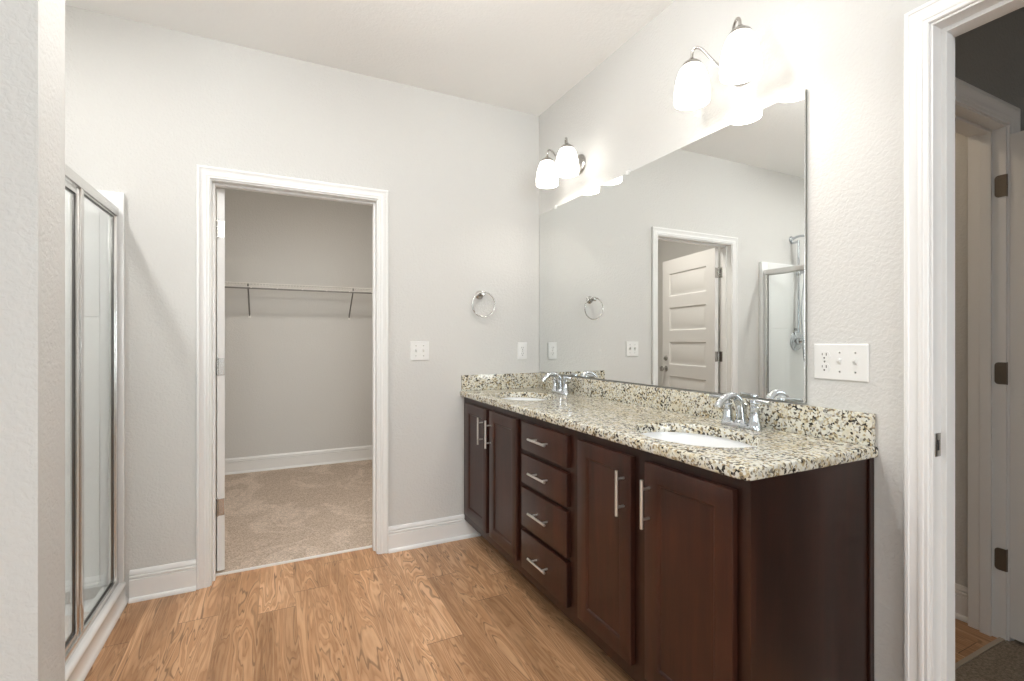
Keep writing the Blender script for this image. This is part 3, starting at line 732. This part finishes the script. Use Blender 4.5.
def pane(name, y0, y1, z0, z1, fw, x, parent, fr='alu'):
    o = MB().box(x - 0.003, x + 0.003, y0 + 0.004, y1 - 0.004, z0 + 0.004, z1 - 0.004).build(name, M['glass'], parent, False)
    o['label'] = 'clear glass pane'
    f = MB()
    for b in ((y0, y0 + fw, z0, z1), (y1 - fw, y1, z0, z1), (y0 + fw, y1 - fw, z0, z0 + fw), (y0 + fw, y1 - fw, z1 - fw, z1)): f.box(x - 0.010, x + 0.010, b[0], b[1], b[2], b[3], 0.0025)
    f.build('pane_frame', M[fr], o)
    g = MB(); i = fw; gw = 0.0022
    for b in ((y0 + i, y0 + i + gw, z0 + i, z1 - i), (y1 - i - gw, y1 - i, z0 + i, z1 - i), (y0 + i + gw, y1 - i - gw, z0 + i, z0 + i + gw), (y0 + i + gw, y1 - i - gw, z1 - i - gw, z1 - i)): g.box(x - 0.0045, x + 0.0045, *b)
    g.build('gasket', M['gasket'], o, False)
    return o
pane('fixed_glass', PY + 0.030, YZ - 0.026, 0.123, RT - 0.041, 0.006, XD, sd)
pane('door_glass', 1.66, PY - 0.006, 0.130, RT - 0.048, 0.024, XD, sd)
pane('narrow_glass', YA + 0.028, 1.652, 0.123, RT - 0.041, 0.008, XD, sd)
h = MB().tube(spline([(XD + 0.010, 1.72, 0.92), (XD + 0.045, 1.72, 0.93), (XD + 0.048, 1.72, 1.0), (XD + 0.048, 1.72, 1.08), (XD + 0.045, 1.72, 1.15), (XD + 0.010, 1.72, 1.16)], 5), 0.007, 10)
h.build('door_pull', M['alu'], sd)

# shower fittings on the back wall
SX = -2.665; YS = D - 0.001; YP = D - 0.0345
sh = thing('hand_shower', 'chrome slide bar hand shower with hose on the shower back wall', 'shower head', (SX, D, 1.85))
q = MB().lathe((SX, YS, 2.155), [(0.028, 0.0), (0.028, 0.005), (0.018, 0.013), (0.010, 0.016)], axis=(0, -1, 0), seg=22)
arm = spline([(SX, YS - 0.012, 2.155), (SX, YS - 0.06, 2.168), (SX - 0.004, YS - 0.12, 2.165), (SX - 0.010, YS - 0.175, 2.135)], 7)
q.tube(arm, 0.0105, 14); q.build('shower_arm', M['chrome'], sh)
MB().lathe((SX - 0.010, YS - 0.178, 2.130), [(0.012, 0.02), (0.020, 0.008), (0.024, -0.006), (0.020, -0.020), (0.012, -0.028)], axis=(0, -0.55, 0.85), seg=18).build('diverter', M['chrome'], sh)
MB().lathe((SX - 0.012, YS - 0.205, 2.105), [(0.011, 0.02), (0.016, 0.0), (0.040, -0.035), (0.044, -0.045), (0.040, -0.050)], axis=(0, 0.55, 0.85), seg=22).build('fixed_head', M['chrome'], sh)
q = MB().tube([(SX - 0.004, YP - 0.035, 2.135), (SX - 0.004, YP - 0.035, 1.30)], 0.0095, 14)
for z in (2.12, 1.33): q.tube([(SX - 0.004, YP + 0.034 if z > 2 else YP + 0.001, z), (SX - 0.004, YP - 0.035, z)], 0.011, 12)
q.build('slide_bar', M['chrome'], sh)
q = MB().lathe((SX - 0.004, YP - 0.035, 1.815), [(0.017, 0.0), (0.020, 0.006), (0.020, 0.044), (0.017, 0.050)], seg=18)
q.tube([(SX - 0.004, YP - 0.035, 1.84), (SX - 0.012, YP - 0.085, 1.842)], 0.013, 12); q.build('slider', M['chrome'], sh)
q = MB().tube(spline([(SX - 0.012, YP - 0.082, 1.805), (SX - 0.014, YP - 0.098, 1.85), (SX - 0.020, YP - 0.125, 1.91), (SX - 0.024, YP - 0.150, 1.955)], 5), [0.011] * 11 + [0.014] * 5, 14)
q.lathe((SX - 0.026, YP - 0.160, 1.965), [(0.016, 0.022), (0.034, 0.012), (0.042, 0.0), (0.040, -0.010)], axis=(0, 0.75, 0.62), seg=22); q.build('spray_head', M['chrome'], sh)
q = MB().tube(spline([(SX - 0.010, YS - 0.165, 2.120), (SX - 0.030, YS - 0.12, 2.06), (SX - 0.050, YS - 0.125, 1.9), (SX - 0.070, YS - 0.125, 1.6), (SX - 0.075, YS - 0.125, 1.3), (SX - 0.060, YS - 0.125, 1.10), (SX - 0.030, YS - 0.125, 1.035), (SX + 0.006, YS - 0.125, 1.06), (SX + 0.020, YS - 0.125, 1.20), (SX + 0.012, YS - 0.105, 1.5), (SX - 0.008, YS - 0.113, 1.72), (SX - 0.012, YP - 0.081, 1.803)], 8), 0.0065, 10)
q.build('hose', M['chrome'], sh)
vl = thing('shower_valve', 'round chrome shower valve with lever below the slide bar', 'shower valve', (SX - 0.02, D, 1.225))
MB().lathe((SX - 0.02, YP, 1.225), [(0.088, 0.0), (0.088, 0.004), (0.080, 0.009), (0.045, 0.014), (0.036, 0.018)], axis=(0, -1, 0), seg=36).build('escutcheon', M['chrome'], vl)
MB().lathe((SX - 0.02, YP - 0.016, 1.225), [(0.030, 0.0), (0.030, 0.030), (0.024, 0.040), (0.020, 0.050), (0.010, 0.054)], axis=(0, -1, 0), seg=24).build('valve_body', M['chrome'], vl)
MB().tube([(SX - 0.03, YP - 0.052, 1.225), (SX - 0.075, YP - 0.058, 1.222), (SX - 0.11, YP - 0.056, 1.218)], [0.012, 0.009, 0.011], 12).build('valve_lever', M['chrome'], vl)

# ------------------------------------------------------------------ closet wire shelf
ws = thing('wire_shelf', 'white ventilated wire shelf with hanging rod on the closet wall', 'shelf', (-1.41, QY, 1.74))
SZ = 1.735; FY = QY - 0.305
q = MB()
def wire(m, a, b, r): m.tube([a, b], r, 6)
for y, z in ((QY - 0.006, SZ), (QY - 0.155, SZ - 0.004), (FY, SZ), (FY - 0.001, SZ - 0.034)): wire(q, (QX0 + 0.004, y, z), (QX1 - 0.004, y, z), 0.0042)
nx = 78
for k in range(nx):
    x = QX0 + 0.02 + (QX1 - QX0 - 0.04) * k / (nx - 1)
    q.tube([(x, QY - 0.004, SZ + 0.003), (x, FY - 0.003, SZ + 0.003), (x, FY - 0.0035, SZ - 0.034)], 0.0019, 5)
q.build('wire_deck', M['wire'], ws)
MB().tube([(QX0 + 0.004, FY - 0.004, SZ - 0.046), (QX1 - 0.004, FY - 0.004, SZ - 0.046)], 0.0065, 10).build('hang_rod', M['bracewire'], ws)
for k in range(9):
    x = -2.20 + k * 0.2065
    MB().box(x - 0.007, x + 0.007, FY - 0.010, FY + 0.004, SZ - 0.046, SZ - 0.026, 0.002, 1).build('rod_clip', M['wire'], ws)
for x in (-1.812, -0.925):
    br = MB().tube([(x, FY + 0.004, SZ - 0.006), (x, FY + 0.012, SZ - 0.030), (x, QY - 0.020, 1.482), (x, QY - 0.006, 1.462)], 0.0068, 8).build('brace', M['bracewire'], ws)
    MB().box(x - 0.011, x + 0.011, QY - 0.010, QY - 0.0006, 1.440, 1.476, 0.003).build('brace_foot', M['wire'], br)

# ------------------------------------------------------------------ ceiling lamps outside the frame; bath, closet and bedroom ones added as fill
def can(x, y, r, key, label, z=H):
    t = thing('ceiling_light', label, 'ceiling light', (x, y, z))
    MB().lathe((x, y, z - 0.0005), [(r + 0.02, 0.0), (r + 0.02, 0.010), (r, 0.016), (r, 0.008)], axis=(0, 0, -1), seg=36, cap1=False).build('trim_ring', M['plastic'], t)
    MB().lathe((x, y, z - 0.006), [(r - 0.0005, 0.0), (r - 0.0005, 0.006), (r * 0.7, 0.010)], axis=(0, 0, -1), seg=36).build('diffuser', M[key], t)
    return t
def globe(x, y, r, key, label):  # hanging globe, used only for added fill lamps
    t = thing('ceiling_light', label, 'ceiling light', (x, y, H))
    zc = H - 0.21 - r
    MB().lathe((x, y, H - 0.0005), [(0.065, 0.0), (0.065, 0.012), (0.050, 0.022), (0.012, 0.026), (0.010, 0.170), (0.045, 0.176), (0.050, 0.212)], axis=(0, 0, -1), seg=28).build('stem', M['nickel'], t)
    MB().lathe((x, y, zc), [(r * math.sin(R(a)), r * math.cos(R(a))) for a in range(20, 180, 8)], seg=32).build('globe', M[key], t)
    return t
globe(-1.28, 1.20, 0.125, 'fill_bath', 'unseen frosted globe added as fill light in the bathroom')
can(-2.62, 1.85, 0.075, 'can_shower', 'small recessed ceiling light over the shower')
can(-1.15, 3.35, 0.16, 'fill_closet', 'unseen round ceiling light added as fill inside the closet')
globe(1.6, -0.5, 0.13, 'fill_bed', 'unseen frosted globe added as fill light in the bedroom')
can(0.65, 1.7, 0.08, 'can_hall', 'warm ceiling light beyond the far doorway')
bpy.context.view_layer.update()
